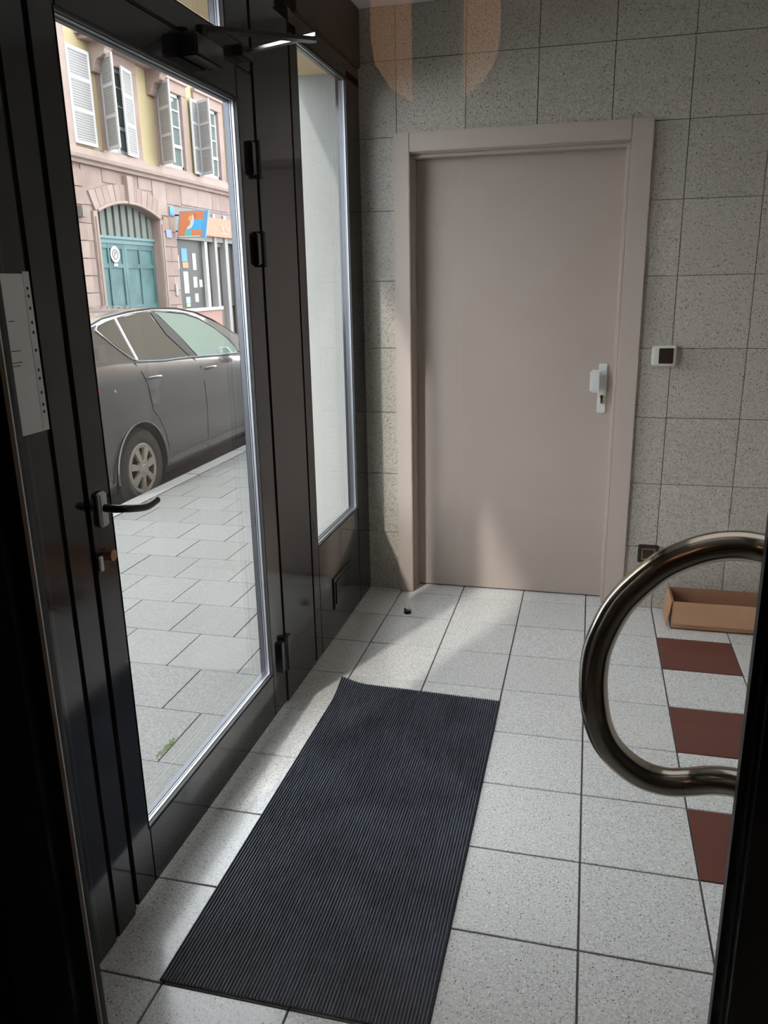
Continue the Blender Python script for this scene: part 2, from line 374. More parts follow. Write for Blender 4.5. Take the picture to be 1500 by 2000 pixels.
# closer
dc = build('door_closer', B(XG, XG+.050, -1.66, -1.50, 2.044, 2.098, bev=.006), M_BLACKM, d2, label='black overhead door closer body')
am = MB(); am.prism([(XG+.02, -1.575), (XG+.04, -1.59), (XG+.275, -1.405), (XG+.268, -1.385), (XG+.25, -1.385)], 2, 2.118, 2.128)
am.lathe([(.0001, 0), (.016, 0), (.016, .03), (.0001, .03)], (XG+.028, -1.58, 2.098), 2, 16)
build('closer_arm', am, M_BLACKM, dc, smooth=40)
am = MB(); am.prism([(XG+.258, -1.372), (XG+.270, -1.400), (XG+.012, -1.300), (XG+.012, -1.280)], 2, 2.132, 2.140)
build('closer_arm', am, M_ALU, dc, label='bright thin arm of the closer')
build('arm_bracket', B(XG, XG+.03, -1.33, -1.25, 2.12, 2.15, bev=.003), M_BLACKM, dc)

# ================================================================== INNER GLASS DOOR (plane y ~ -2.64) : door_3
d3 = structure('door_3', (.54, -2.64, 0), 'black framed clear glass inner door seen from the lobby')
build('stile', B(XG+.002, -.03, -2.675, -2.59, 0, 2.2, bev=.002), M_BLACKM, d3)
build('glazing_bead', B(-.031, 0.0, -2.6415, -2.6235, .05, 2.1), M_GASK, d3)
build('edge_trim', B(-.006, 0.0020, -2.6445, -2.6412, .05, 2.1), mat('trim_silver', (.7, .7, .7), .45), d3, label='thin bright metal edge line')
build('stile', B(1.100, 1.30, -2.680, -2.59, 0, 2.2, bev=.002), M_BLACKM, d3)
build('glazing_bead', B(1.0854, 1.101, -2.6415, -2.6235, .05, 2.1), M_GASK, d3)
build('glazing_bead', B(1.093, 1.101, -2.662, -2.6415, .05, 2.1), M_BLACK, d3)
build('bottom_rail', B(-.03, 1.10, -2.675, -2.59, .004, .05, bev=.002), M_BLACKM, d3)
build('top_rail', B(-.03, 1.10, -2.675, -2.59, 2.1, 2.2, bev=.002), M_BLACKM, d3)
build('glass_pane', B(-.002, 1.087, -2.636, -2.629, .049, 2.101), M_GLASS, d3)
build('lock_screw', MB().lathe([(.0001, 0), (.006, 0), (.006, -.004), (.0001, -.004)], (1.158, -2.680, .958), 1, 16), M_ALU, d3, smooth=40)
HY = -2.56
pts = [(1.135, -2.592, 1.135), (1.118, -2.575, 1.136), (1.092, -2.563, 1.139), (1.064, HY, 1.140), (1.033, HY, 1.135), (1.001, HY, 1.122), (.969, HY, 1.102), (.938, HY, 1.070), (.916, HY, 1.040), (.900, HY, 1.004), (.889, HY, .965), (.886, HY, .924), (.889, HY, .883), (.897, HY, .844), (.913, HY, .809), (.937, HY, .783), (.967, HY, .764), (1.002, HY, .757), (1.035, HY, .762), (1.062, -2.565, .772), (1.088, -2.575, .780), (1.110, -2.585, .783), (1.135, -2.592, .783)]
hb = build('pull_handle', MB().tube(catmull(pts, 5), .0213, 28), M_STEEL, d3, smooth=80, label='brushed steel bow-shaped pull handle')
for z in (1.135, .783):
    build('handle_collar', MB().lathe([(.0001, -.012), (.026, -.012), (.026, .0), (.0001, .0)], (1.135, -2.590, z), 1, 24), M_STEEL, hb, smooth=40)
# partition right of and above the inner door
build('wall_partition', MB().box(1.30, XR+.01, -2.70, -2.58, 0, CZ).box(XG, 1.30, -2.70, -2.58, 2.2, CZ), M_BLACKM, kind='structure', label='dark partition beside the inner glass door')

# ================================================================== THINGS IN THE VESTIBULE
# ---- doormat
mx0, mx1, my0, my1 = -0.008, 0.600, -2.426, -1.018
m = MB(); NR = 76; NC = NR*4; NY = 48
def mat_pt(u, v, h):
    x = mx0 + (mx1-mx0)*u; y = my0 + (my1-my0)*v
    y += 0.012*(1-u)*(v > .9)*(v-.9)*10 - .012*u*v
    c = max(0, 1-u/.16)*max(0, (v-.90)/.10)
    return (x-.010*c+.004*math.sin(v*9)*(u < .01)*0, y+.012*c, h + .016*c*c)
hs = (.0042, .0085, .0085, .0042)
for j in range(NY+1):
    for i in range(NC+1): m.v.append(mat_pt(i/NC, j/NY, hs[i % 4]))
W1 = NC+1
for j in range(NY):
    for i in range(NC): m.f.append([j*W1+i, j*W1+i+1, (j+1)*W1+i+1, (j+1)*W1+i]); m.m.append(0)
base = len(m.v)
ring = [(i, 0) for i in range(0, NC+1, 4)] + [(NC, j) for j in range(1, NY+1)] + [(i, NY) for i in range(NC-4, -1, -4)] + [(0, j) for j in range(NY-1, 0, -1)]
for i, j in ring:
    p = m.v[j*W1+i]; m.v.append((p[0], p[1], max(0.0003, p[2]-.0045)))
for k in range(len(ring)):
    a, b = ring[k], ring[(k+1) % len(ring)]
    m.f.append([a[1]*W1+a[0], b[1]*W1+b[0], base+(k+1) % len(ring), base+k]); m.m.append(0)
def mat_material():
    mm = bpy.data.materials.new('ribbed_mat'); mm.use_nodes = True; nt = mm.node_tree; b = nt.nodes['Principled BSDF']; L = nt.links
    b.inputs['Roughness'].default_value = 0.62; b.inputs['Specular IOR Level'].default_value = .35
    tc = nt.nodes.new('ShaderNodeTexCoord'); mp = nt.nodes.new('ShaderNodeMapping'); mp.inputs['Scale'].default_value = (125, 32, 1); L.new(tc.outputs['Object'], mp.inputs[0])
    n = nt.nodes.new('ShaderNodeTexNoise'); n.inputs['Scale'].default_value = 1; n.inputs['Detail'].default_value = 2; L.new(mp.outputs[0], n.inputs['Vector'])
    n2 = nt.nodes.new('ShaderNodeTexNoise'); n2.inputs['Scale'].default_value = 5; L.new(tc.outputs['Object'], n2.inputs['Vector'])
    ad = nt.nodes.new('ShaderNodeMath'); ad.operation = 'MULTIPLY_ADD'; ad.inputs[1].default_value = .55; L.new(n.outputs[0], ad.inputs[0])
    m2 = nt.nodes.new('ShaderNodeMath'); m2.operation = 'MULTIPLY'; m2.inputs[1].default_value = .45; L.new(n2.outputs[0], m2.inputs[0]); L.new(m2.outputs[0], ad.inputs[2])
    r = nt.nodes.new('ShaderNodeValToRGB'); r.color_ramp.elements[0].position = .36; r.color_ramp.elements[1].position = .64
    r.color_ramp.elements[0].color = (.030, .034, .045, 1); r.color_ramp.elements[1].color = (.080, .090, .118, 1)
    L.new(ad.outputs[0], r.inputs[0]); L.new(r.outputs[0], b.inputs['Base Color']); return mm
build('doormat', m, mat_material(), label='long dark grey ribbed doormat with a curled corner, on the tiles', cat='doormat')
# ---- doorstop
ds = empty('doorstop', (.089, -.288, 0), label='small round metal and rubber doorstop on the tiles before the grey door', cat='doorstop')
build('stop_base', MB().lathe([(.0001, 0), (.017, 0), (.018, .004), (.017, .018), (.0001, .018)], (.089, -.288, 0), 2, 24), M_GASK, ds, smooth=40)
build('stop_cap', MB().lathe([(.0001, .018), (.016, .018), (.016, .023), (.012, .028), (.0001, .029)], (.089, -.288, 0), 2, 24), M_ALU, ds, smooth=40)
# ---- cardboard box
bx0, bx1, by0, by1, bh = 1.266, 1.80, -.226, -.048, .128
cb = empty('cardboard_box', ((bx0+bx1)/2, (by0+by1)/2, 0), label='open shallow brown cardboard box on the floor against the tiled wall', cat='box')
t = .005
m = MB(); m.box(bx0, bx1, by0, by1, .002, .007)
build('bottom', m, M_CARDD, cb)
build('side_panel', B(bx0, bx1, by0, by0+t, .002, bh), M_CARD, cb)
build('side_panel', B(bx0, bx1, by1-t, by1, .002, bh+.002), M_CARDD, cb)
build('end_panel', B(bx0, bx0+t, by0+t, by1-t, .002, bh), M_CARD, cb)
build('end_panel', B(bx1-t, bx1, by0+t, by1-t, .002, bh), M_CARD, cb)
build('folded_flap', MB().prism([(by0-.014, .030), (by0-.009, .030), (by0-.0005, bh+.002), (by0-.0055, bh+.004)], 0, bx0+.004, bx1), mat('cardboard_light', (.50, .285, .165), .8, noise=(14, .05)), cb)
build('folded_flap', MB().prism([(bx0-.022, .018), (bx0-.018, .018), (bx0-.0005, bh+.002), (bx0-.0055, bh+.003)], 1, by0-.002, by1), M_CARD, cb)
# ---- switch and socket
sw = empty('light_switch', (1.168, 0, 1.14), label='white framed switch with dark rocker on the tiles right of the door', cat='switch')
build('switch_frame', B(1.118, 1.218, -.040, 0, 1.128, 1.214, bev=.006), M_PLASTW, sw)
build('rocker', B(1.146, 1.204, -.046, -.039, 1.140, 1.204, bev=.002), M_DKBR, sw, label='dark brown rocker')
so = empty('wall_socket', (1.165, 0, .235), label='dark bronze framed wall socket low on the tiles behind the pull handle', cat='socket')
build('socket_plate', B(1.121, 1.211, -.012, 0, .226, .312, bev=.003), M_DKBR, so)
m = MB(); a, b, c, d = 1.137, 1.197, .241, .297
m.box(a, b, -.016, -.011, c, c+.006).box(a, b, -.016, -.011, d-.006, d).box(a, a+.006, -.016, -.011, c, d).box(b-.006, b, -.016, -.011, c, d)
build('socket_trim', m, M_BRASS, so, label='brass inner rim'); build('socket_insert', B(1.15, 1.184, -.015, -.011, .255, .284, bev=.002), M_DKBR, so)
# ---- notice
nt_ = empty('notice', (XG, -2.44, 1.228), label='white paper notice in a punched clear sleeve on the dark post', cat='notice')
build('sheet', B(XG+.0012, XG+.0022, -2.545, -2.361, 1.232, 1.524), M_PAPER, nt_)
sl = MB(); sl.box(XG+.0024, XG+.0027, -2.552, -2.360, 1.229, 1.530)
build('sleeve', sl, M_SLEEVE, nt_)
sb = build('punched_strip', B(XG+.0010, XG+.0022, -2.360, -2.342, 1.232, 1.528), mat('frosted_strip', (.55, .55, .55), .5), nt_)
for k, z in enumerate((1.268, 1.282, 1.305, 1.332, 1.348, 1.385, 1.418, 1.436, 1.462, 1.484, 1.498)):
    build('punch_hole', MB().lathe([(.0001, 0), (.0032, 0), (.0032, .0004), (.0001, .0004)], (XG+.0022, -2.351, z), 0, 12), M_GASK, sb)
for (ya, yb, z) in ((-2.415, -2.40, 1.440), (-2.42, -2.394, 1.387), (-2.42, -2.394, 1.366), (-2.42, -2.40, 1.360)):
    build('print_line', B(XG+.0022, XG+.0024, ya, yb, z, z+.0016), M_INK, nt_)
# ---- made-up panel frame around the added fill lamp
lf = empty('fill_light_panel', (.95, -1.75, 2.55), label='flat white panel frame of the added fill lamp above the doormat', cat='light')
lf_m = MB(); lf_m.box(.35, .38, -2.55, -.95, 2.548, CZ).box(1.52, 1.55, -2.55, -.95, 2.548, CZ).box(.38, 1.52, -2.55, -2.52, 2.548, CZ).box(.38, 1.52, -.98, -.95, 2.548, CZ)
build('fill_panel_frame', lf_m, M_PLASTW, lf)
# ---- lobby lamp and pillar (mirrored in the inner glass)
pl = empty('pendant_lamp', (.22, -5.0, 2.1), label='warm bowl pendant lamp in the lobby, mirrored in the glass', cat='lamp')
prof = [(.0001, 0), (.10, .02), (.18, .07), (.235, .15), (.25, .24), (.25, .42)]
build('bowl_shade', MB().lathe(prof, (.22, -5.0, 2.165), 2, 32), mat('warm_shade', (.8, .5, .25), .6, emit=(1.0, .50, .24, 1.3)), pl, smooth=60)
build('lamp_rod', MB().tube([(.22, -5.0, 2.585), (.22, -5.0, CZ)], .01, 8), M_BRASS, pl)
build('pillar', B(.208, .377, -4.7, -4.62, 0, CZ), M_BLACKM, kind='structure')

# ================================================================== OUTSIDE : recess, own building
SOF = 2.370
own = structure('exterior_wall', (-.6, 0, 0), 'white rendered reveal and facade around the entrance recess')
build('reveal_wall', B(-.47, XO-.001, 0.0, .5, -.06, SOF), M_WHITE, own, label='white rendered reveal beside the sidelight')
build('recess_soffit', B(-.47, XO-.001, -3.2, .5, SOF, SOF+.1), M_CREAM, own, label='cream painted soffit above the door')
build('upper_wall', B(-.47, -.26, -12, 14, SOF+.1, 6.4), mat('upper_render', (.30, .26, .20), .8), own)
build('street_wall', B(-.47, -.26, .5, 14, -.06, SOF+.1), M_WHITE, own)
build('street_wall', B(-.29, XO-.001, -12, -2.72, -.06, SOF+.1), M_WHITE, own)
# ---- pavement
M_PAVE = terrazzo('paving_concrete', (.133, .134, .127), (0.12, 0.12, 0.115), 0.8, var=.06, spec=.2, scale=.7)
M_PJ = mat('paving_joint', (.088, .086, .077), .95)
pv = structure('sidewalk', (-1.2, 0, -.06), 'pale concrete slab pavement laid in half bond')
build('sidewalk_bed', B(-2.27, -.20, -12, 30, -.2, -.036), M_PJ, pv)
P = .3215; ZP = -.03
def slab(w): return B(.0015, w-.0015, .0015, P-.0015, -.03, 0, bev=.0015).mesh('paving_slab', M_PAVE)
fs = slab(P)
for r in range(-9, 24):
    y = r*P + .0
    off = -1.28 + (0 if r % 2 == 0 else .161)
    x = off - 4*P
    while x < -.2:
        a, b = max(x, -2.268), min(x+P, -.205)
        if b-a > .03:
            inst('paving_slab', fs if b-a > P-.001 else slab(b-a), (a, y, ZP+random.uniform(-.0015, .0)), pv)
        x += P
build('far_paving', B(-2.268, -.21, 24*P, 30, -.06, ZP), M_PAVE, pv); build('far_paving', B(-2.268, -.21, -12, -9*P, -.06, ZP), M_PAVE, pv)
kb = structure('curb', (-2.35, 0, -.2), 'pale stone kerb along the pavement')
M_KERB = mat('kerb_stone', (.20, .20, .19), .8, noise=(40, .12))
ks = B(-.073, .073, .003, .997, 0, .17, bev=.008).mesh('kerb_stone', M_KERB)
for k in range(-5, 14): inst('kerb_stone', ks, (-2.345, k*1.0+.3, -.2), kb)
build('road', B(-9.0, -2.27, -40, 60, -.30, -.195), mat('asphalt', (.10, .10, .10), .85, noise=(90, .25)), kind='structure', label='grey asphalt street')
build('far_sidewalk', B(-10.3, -8.4, -40, 60, -.2, -.10), mat('far_paving_concrete', (.2, .197, .185), .85, noise=(6, .1)), kind='structure', label='pale pavement in front of the sandstone building')
# moss tuft
random.seed(3); ms = MB()
for k in range(60):
    u = random.random(); x = -.487+random.gauss(0, .006); y = -1.585+.1*u+random.gauss(0, .012)
    h = random.uniform(.004, .012); ms.quad((x-.003, y, ZP-.002), (x+.003, y+.002, ZP-.002), (x+random.gauss(0, .003), y, ZP+h))
build('moss', ms, mat('moss_green', (.15, .18, .075), .9), label='small tuft of green moss in a pavement joint', cat='moss', kind='stuff')

# ================================================================== BUILDING ACROSS THE STREET (face x = -10)
F = -10.0
M_SAND = mat('pink_sandstone', (.235, .168, .142), .9, noise=(2.2, .13))
M_SANDL = mat('pale_sandstone', (.27, .205, .175), .9, noise=(3, .10))
M_SANDD = mat('dark_sandstone', (.25, .15, .12), .9, noise=(3, .12))
M_YEL = mat('yellow_render', (.345, .278, .155), .9, noise=(1.5, .03))
M_SHUT = mat('shutter_white', (.43, .43, .43), .6)
M_LOUV = mat('shutter_louvre', (.26, .25, .24), .7)
M_WGL = mat('window_glass_dark', (.10, .13, .12), .05, spec=.8)
M_TEAL = mat('teal_gate_paint', (.035, .105, .098), .6, noise=(1.6, .35, (.07, .15, .155, 1)))
M_FAN = mat('grey_green_boards', (.125, .14, .12), .7, noise=(3, .12))
bl = empty('townhouse', (F, 16, -.2), label='old yellow and pink sandstone building across the street', cat='building')
GY0, GY1, GSP, GTOP = 13.22, 15.98, 3.12, 3.39      # gate opening, springing and crown heights
SY0, SY1 = 16.90, 20.9                              # shop opening
def wall_part(name, y0, y1, z0, z1, m, x1=F, x0=F-.35, parent=bl): return build(name, B(x0, x1, y0, y1, z0, z1), m, parent)
def arc(y): # underside of the gate arch
    u = (y-(GY0+GY1)/2)/((GY1-GY0)/2); return GSP + (GTOP-GSP)*(1-u*u)
# lower storey backing
wall_part('ground_floor_wall', 4, GY0, -.2, 4.1, M_SAND)
wall_part('ground_floor_wall', GY1, SY0, -.2, 4.1, M_SAND)
wall_part('ground_floor_wall', SY0, SY1, 3.55, 4.1, M_SAND)
wall_part('ground_floor_wall', SY1, 34, -.2, 4.1, M_SAND)
N = 20; ap = [(GY0+(GY1-GY0)*k/N, arc(GY0+(GY1-GY0)*k/N)) for k in range(N+1)]
m = MB()
for k in range(N):
    (ya, za), (yb, zb) = ap[k], ap[k+1]; m.prism([(ya, za), (yb, zb), (yb, 4.1), (ya, 4.1)], 0, F-.35, F)
build('arch_wall', m, M_SAND, bl)
# ashlar blocks (each its own piece, proud of the wall)
random.seed(11)
blk = {}
def block(y0, y1, z0, z1, d=.035, ms=None):
    mm = ms or random.choice([M_SAND, M_SANDL, M_SANDL, M_SAND])
    build('stone_block', B(F, F+d+random.uniform(-.006, .006), y0+.006, y1-.006, z0+.008, z1-.008, bev=.006), mm, bl)
for r in range(11):
    z0 = -.1+r*.37; z1 = z0+.37
    block(12.40+.0, 12.78, z0, z1, .05)
    if z1 < GSP+.2: block(12.80, 13.02, z0, z1, .02)
    if z1 < GSP+.4:
        o = .2*(r % 2)
        block(16.20, 16.86, z0, z1, .03) if r % 2 else (block(16.20, 16.50, z0, z1, .03), block(16.50, 16.86, z0, z1, .03))
    for k in range(8): # left of pilaster (mostly hidden)
        ya = 9.4+k*.375; block(ya, ya+.375, z0, z1, .02)
# arch ring voussoirs
V = 13
for k in range(V):
    a0, a1 = GY0-.05+(GY1-GY0+.1)*k/V, GY0-.05+(GY1-GY0+.1)*(k+1)/V
    f = lambda y: arc(min(max(y, GY0+.01), GY1-.01))
    key = k == V//2
    c = (GY0+GY1)/2; ex = lambda y, h: (y+(y-c)*.16*h)
    top = .62 if key else .42
    pts = [(a0+.008, f(a0)+.0), (a1-.008, f(a1)+.0), (ex(a1, 1)-.008, f(a1)+top), (ex(a0, 1)+.008, f(a0)+top)]
    build('arch_stone', MB().prism(pts, 0, F, F+(.12 if key else .05)+random.uniform(0, .01)), M_SANDL if (key or k % 3 == 0) else M_SAND, bl)
m = MB(); m.tube([(F+.07, y, z+.03) for y, z in ap], .035, 8); build('arch_moulding', m, M_SANDL, bl, smooth=60)
for ya, yb in ((GY0-.17, GY0), (GY1, GY1+.17)):
    build('gate_pilaster', MB().box(F, F+.06, ya, yb, -.1, GSP+.02).box(F+.06, F+.09, ya+.05, yb-.05, .3, GSP-.1), M_SANDL, bl)
    build('pilaster_base', B(F, F+.12, ya-.04, yb+.04, -.1, 1.35 if False else .5), M_SAND, bl)
# spandrel slabs above the arch
for (ya, yb, za, zb) in ((12.80, 13.6, 3.25, 4.08), (13.6, 14.25, 3.78, 4.08), (15.15, 15.8, 3.78, 4.08), (15.8, 16.5, 3.25, 4.08), (16.5, 17.3, 3.55, 4.08), (17.3, 18.3, 3.60, 4.08), (18.3, 19.2, 3.60, 4.08), (19.2, 20.3, 3.60, 4.08), (16.5, 16.9, 3.1, 3.55)):
    block(ya, yb, za, zb, .02)
# cornice
m = MB(); m.prism([(F, 4.08), (F+.10, 4.08), (F+.12, 4.14), (F+.20, 4.17), (F+.22, 4.24), (F+.12, 4.27), (F+.10, 4.40), (F, 4.42)], 1, 4, 34)
build('cornice', m, M_SANDL, bl)
# upper storey with window openings
WZ0, WZ1 = 4.50, 6.33
WIN = [(13.90, 15.20), (16.38, 17.72), (18.60, 19.95), (22.0, 23.3), (24.6, 25.9), (27.2, 28.5), (11.1, 12.0)]
ys = sorted(WIN); prev = 4
for (a, b) in ys:
    wall_part('upper_wall', prev, a, 4.3, 9.6, M_YEL); wall_part('upper_wall', a, b, WZ1, 9.6, M_YEL); wall_part('upper_wall', a, b, 4.3, WZ0, M_SANDL); prev = b
wall_part('upper_wall', prev, 34, 4.3, 9.6, M_YEL)
wall_part('pilaster_strip', 12.36, 12.68, 4.3, 9.6, M_SANDL, x1=F+.07)
wall_part('pilaster_strip', 20.36, 20.62, 4.3, 9.6, M_SANDL, x1=F+.05)
def shutter(hy, y_dir, w, ang, z0=4.47, z1=6.36, folds=1, x=F+.05):
    """hinged at y=hy, folded back by ang from the opening plane; dir +1/-1 along y"""
    fx, fy = math.sin(ang), math.cos(ang)*y_dir
    def Q(t, d, z): # t along leaf, d thickness
        return (x+t*fx+d*fy*-y_dir*-1*abs(1)*.0 + d*abs(fy), hy+t*fy - d*fx*y_dir, z)
    def bar(mb, t0, t1, za, zb, d0, d1):
        n = len(mb.v)
        mb.v += [Q(t, d, z) for z in (za, zb) for d in (d0, d1) for t in (t0, t1)]
        mb.f += [[n+i for i in q] for q in ((0, 2, 3, 1), (4, 5, 7, 6), (0, 1, 5, 4), (2, 6, 7, 3), (0, 4, 6, 2), (1, 3, 7, 5))]; mb.m += [0]*6
    fr = MB(); H = z1-z0
    bar(fr, 0, .07, z0, z1, 0, .035); bar(fr, w-.07, w, z0, z1, 0, .035)
    for za in (z0, z0+H*.335, z0+H*.665, z1-.07): bar(fr, .07, w-.07, za, za+.07, 0, .035)
    f = build('shutter', fr, M_SHUT, bl)
    lv = MB()
    z = z0+.08
    while z < z1-.08:
        bar(lv, .07, w-.07, z, z+.045, .008, .026); z += .052
    build('louvre_slats', lv, M_LOUV, f, kind='stuff')
shutter(12.66, 1, .80, .03)
shutter(13.90, -1, .62, 1.0); shutter(15.20, -1, .60, .14)
shutter(16.38, -1, .62, 1.0); shutter(18.62, -1, .50, .05); shutter(18.60, -1, .60, 1.0)
for (a, b) in WIN:
    wz = a
    f = MB(); X = F-.035
    f.box(X-.05, X, a, a+.07, WZ0, WZ1).box(X-.05, X, b-.07, b, WZ0, WZ1).box(X-.05, X, a, b, WZ0, WZ0+.08).box(X-.05, X, a, b, WZ1-.08, WZ1)
    c = (a+b)/2; f.box(X-.05, X+.01, c-.05, c+.05, WZ0, WZ1)
    f.box(X-.04, X+.012, a, b, WZ0+.52, WZ0+.60)
    for z in (WZ0+1.02, WZ0+1.42): f.box(X-.04, X-.005, a, b, z, z+.035)
    fo = build('window', f, M_SHUT, bl)
    build('pane', B(X-.045, X-.035, a+.05, b-.05, WZ0+.05, WZ1-.05), M_WGL, fo)
    if a > 13:
        s = MB(); s.box(F-.09, F+.05, a-.10, a+.01, WZ0-.04, WZ1+.02).box(F-.09, F+.05, b-.01, b+.26, WZ0-.04, WZ1+.02).box(F, F+.06, a-.18, b+.26, WZ1, WZ1+.30)
        s.box(F, F+.12, a-.2, b+.28, WZ1+.26, WZ1+.34)
        build('window_surround', s, M_SAND, bl)
        build('window_sill', B(F, F+.09, a-.2, b+.26, WZ0-.16, WZ0-.04), M_SANDL, bl)
# balcony on two ogee consoles
build('balcony_slab', MB().box(F, F+.62, 13.15, 16.55, 6.66, 6.80).box(F, F+.56, 13.25, 16.45, 6.58, 6.66), M_SAND, bl)
for ya, yb in ((13.60, 13.86), (15.98, 16.26)):
    pr = [(F, 6.05), (F+.05, 6.02), (F+.10, 6.03), (F+.13, 6.09), (F+.15, 6.18), (F+.20, 6.26), (F+.30, 6.30), (F+.38, 6.36), (F+.42, 6.46), (F+.50, 6.52), (F+.54, 6.60), (F, 6.60)]
    build('console', MB().prism(pr, 1, ya, yb), M_SANDL if ya < 15 else M_SAND, bl)
# roof
m = MB(); m.prism([(F+.35, 9.55), (F+.35, 9.7), (F-3.0, 13.2), (F-3.3, 13.2), (F-3.3, 9.55)], 1, 4, 34); build('roof', m, M_SANDD, bl)
# ---- gate
XGt = F-.22; GC = 14.56
gt = build('carriage_gate', MB().box(XGt-.06, XGt+.05, GY0, GY1, 2.50, 2.60).box(XGt, XGt+.09, GY0, GY1, 2.60, 2.66), mat('teal_light', (.10, .185, .19), .6), bl, label='teal wooden carriage gate')
def leaf(ya, yb):
    w = build('gate_leaf', B(XGt-.06, XGt, ya, yb, -.1, 2.50), M_TEAL, gt)
    f = MB()
    for (za, zb) in ((.0, .12), (.95, 1.07), (1.94, 2.04), (2.38, 2.50)): f.box(XGt, XGt+.026, ya, yb, za, zb)
    for (a, b) in ((ya, ya+.10), (yb-.10, yb), ((ya+yb)/2-.04, (ya+yb)/2+.04)): f.box(XGt, XGt+.03, a, b, -.1, 2.5)
    build('panel_frame', f, M_TEAL, gt)
leaf(GY0, GC-.005); leaf(GC+.005, GY1)
nb = 9
for k in range(nb):
    ya = GY0+.02+(GY1-GY0-.04)*k/nb; yb = ya+(GY1-GY0-.04)/nb
    zt = lambda y: arc(min(max(y, GY0+.01), GY1-.01))+.0
    build('board', MB().prism([(ya+.10, 2.66), (yb-.01, 2.66), (yb-.01, zt(yb)), (ya+.10, zt(ya+.1))], 0, XGt, XGt+.05), M_FAN, gt)
m = MB()
for k in range(N):
    (ya, za), (yb, zb) = ap[k], ap[k+1]; m.prism([(ya, 2.62), (yb, 2.62), (yb, zb), (ya, za)], 0, XGt-.05, XGt)
build('board_backing', m, mat('dark_boards', (.10, .115, .10), .8), gt)
# parking ban disc on the gate
M_SIGNW = mat('sign_white', (.5, .51, .51), .5); M_SIGNB = mat('sign_dark', (.06, .06, .07), .5)
pd = empty('gate_sign', (XGt, 14.13, 2.1), label='small round white parking ban sign on the teal gate', cat='sign')
build('disc', MB().lathe([(.0001, 0), (.19, 0), (.19, .01), (.0001, .01)], (XGt+.033, 14.13, 2.25), 0, 32), M_SIGNW, pd)
m = MB(); xx = XGt+.0435; m.tube([(xx, 14.13+.11*math.cos(t), 2.25+.11*math.sin(t)) for t in [2*math.pi*i/24 for i in range(24)]], .012, 6, closed=True)
m.box(xx, xx+.006, 14.09, 14.115, 2.18, 2.32).box(xx, xx+.006, 14.115, 14.17, 2.30, 2.32).box(xx, xx+.006, 14.155, 14.175, 2.25, 2.32).box(xx, xx+.006, 14.115, 14.17, 2.245, 2.262)
build('sign_emblem', m, M_SIGNB, pd); build('sign_plate', B(XGt+.033, XGt+.042, 14.05, 14.21, 1.98, 2.04), M_SIGNW, pd)
tag(build('house_number_plate', B(XGt+.001, XGt+.012, 13.30, 13.38, 2.02, 2.08), M_SIGNW), label='tiny white plate at the left edge of the teal gate', cat='plate')
# ---- shop front
M_SHOPB = mat('shop_frame_brown', (.13, .105, .09), .5); M_SHOPG = mat('shop_glass', (.055, .053, .048), .35, spec=.12)
sf = build('shopfront', B(F-.20, F-.18, SY0, SY1, .86, 3.5), M_SHOPG, bl, label='glazed shopfront')
build('shop_base', B(F-.3, F+.02, SY0, 19.30, -.1, .80), M_SANDD if False else mat('pink_base', (.32, .18, .15), .8), sf, label='pink painted base')
build('shop_sill', B(F-.3, F+.07, SY0-.1, 19.35, .80, .88), M_SHUT, sf)
for ya, yb, m_ in ((SY0, SY0+.06, M_SHOPB), (18.70, 18.86, M_SHUT), (19.18, 19.34, M_LOUV), (19.9, 20.1, M_LOUV), (20.75, SY1, M_SHOPB)):
    build('shop_mullion', B(F-.2, F-.08 if m_ is not M_LOUV else F+.01, ya, yb, .88 if yb < 19.2 else -.1, 3.5), m_, sf)
build('shop_door', MB().box(F-.2, F-.12, 19.34, 19.9, -.1, .9).box(F-.2, F-.12, 19.34, 19.42, .9, 2.7).box(F-.2, F-.12, 19.34, 19.9, 2.6, 2.75), M_SHOPB, sf)
build('shop_head', B(F-.2, F-.02, SY0, SY1, 2.72, 3.55), M_SHOPB, sf)
build('shop_back', B(F-.33, F-.25, SY0, SY1, -.1, 3.55), M_SHOPB, sf)
PC = dict(blue=(.07, .22, .50), white=(.50, .53, .52), orange=(.45, .20, .08), lilac=(.28, .32, .52), green=(.32, .42, .22), cyan=(.3, .5, .57))
posters = [('blue poster at the top of the shop window', 17.42, 17.75, 2.15, 2.50, 'blue'), ('orange poster under the blue one in the shop window', 17.45, 17.78, 1.98, 2.13, 'orange'),
    ('narrow white notice at the upper left of the shop window', 17.08, 17.26, 1.95, 2.30, 'white'), ('white notice at the upper right of the shop window', 18.06, 18.26, 1.93, 2.38, 'white'),
    ('tall white poster in the middle of the shop window', 17.45, 17.72, 1.30, 1.88, 'white'), ('white sheet right of the tall poster in the shop window', 18.02, 18.24, 1.45, 1.74, 'white'),
    ('small white card at the right edge of the shop window', 18.38, 18.56, 1.46, 1.66, 'white'), ('lilac poster in the lower shop window', 17.48, 17.74, .98+.05, 1.20, 'lilac'),
    ('small green card low in the shop window', 17.50, 17.72, .93, 1.02, 'green'), ('pale striped sheet low at the right of the shop window', 18.05, 18.25, 1.05, 1.28, 'white')]
for lb, a, b, c, d, k in posters:
    tag(build('poster', B(F-.179, F-.172, a, b, c, d), mat('poster_'+k, PC[k], .6)), label=lb, cat='poster', group='posters in the shop window')
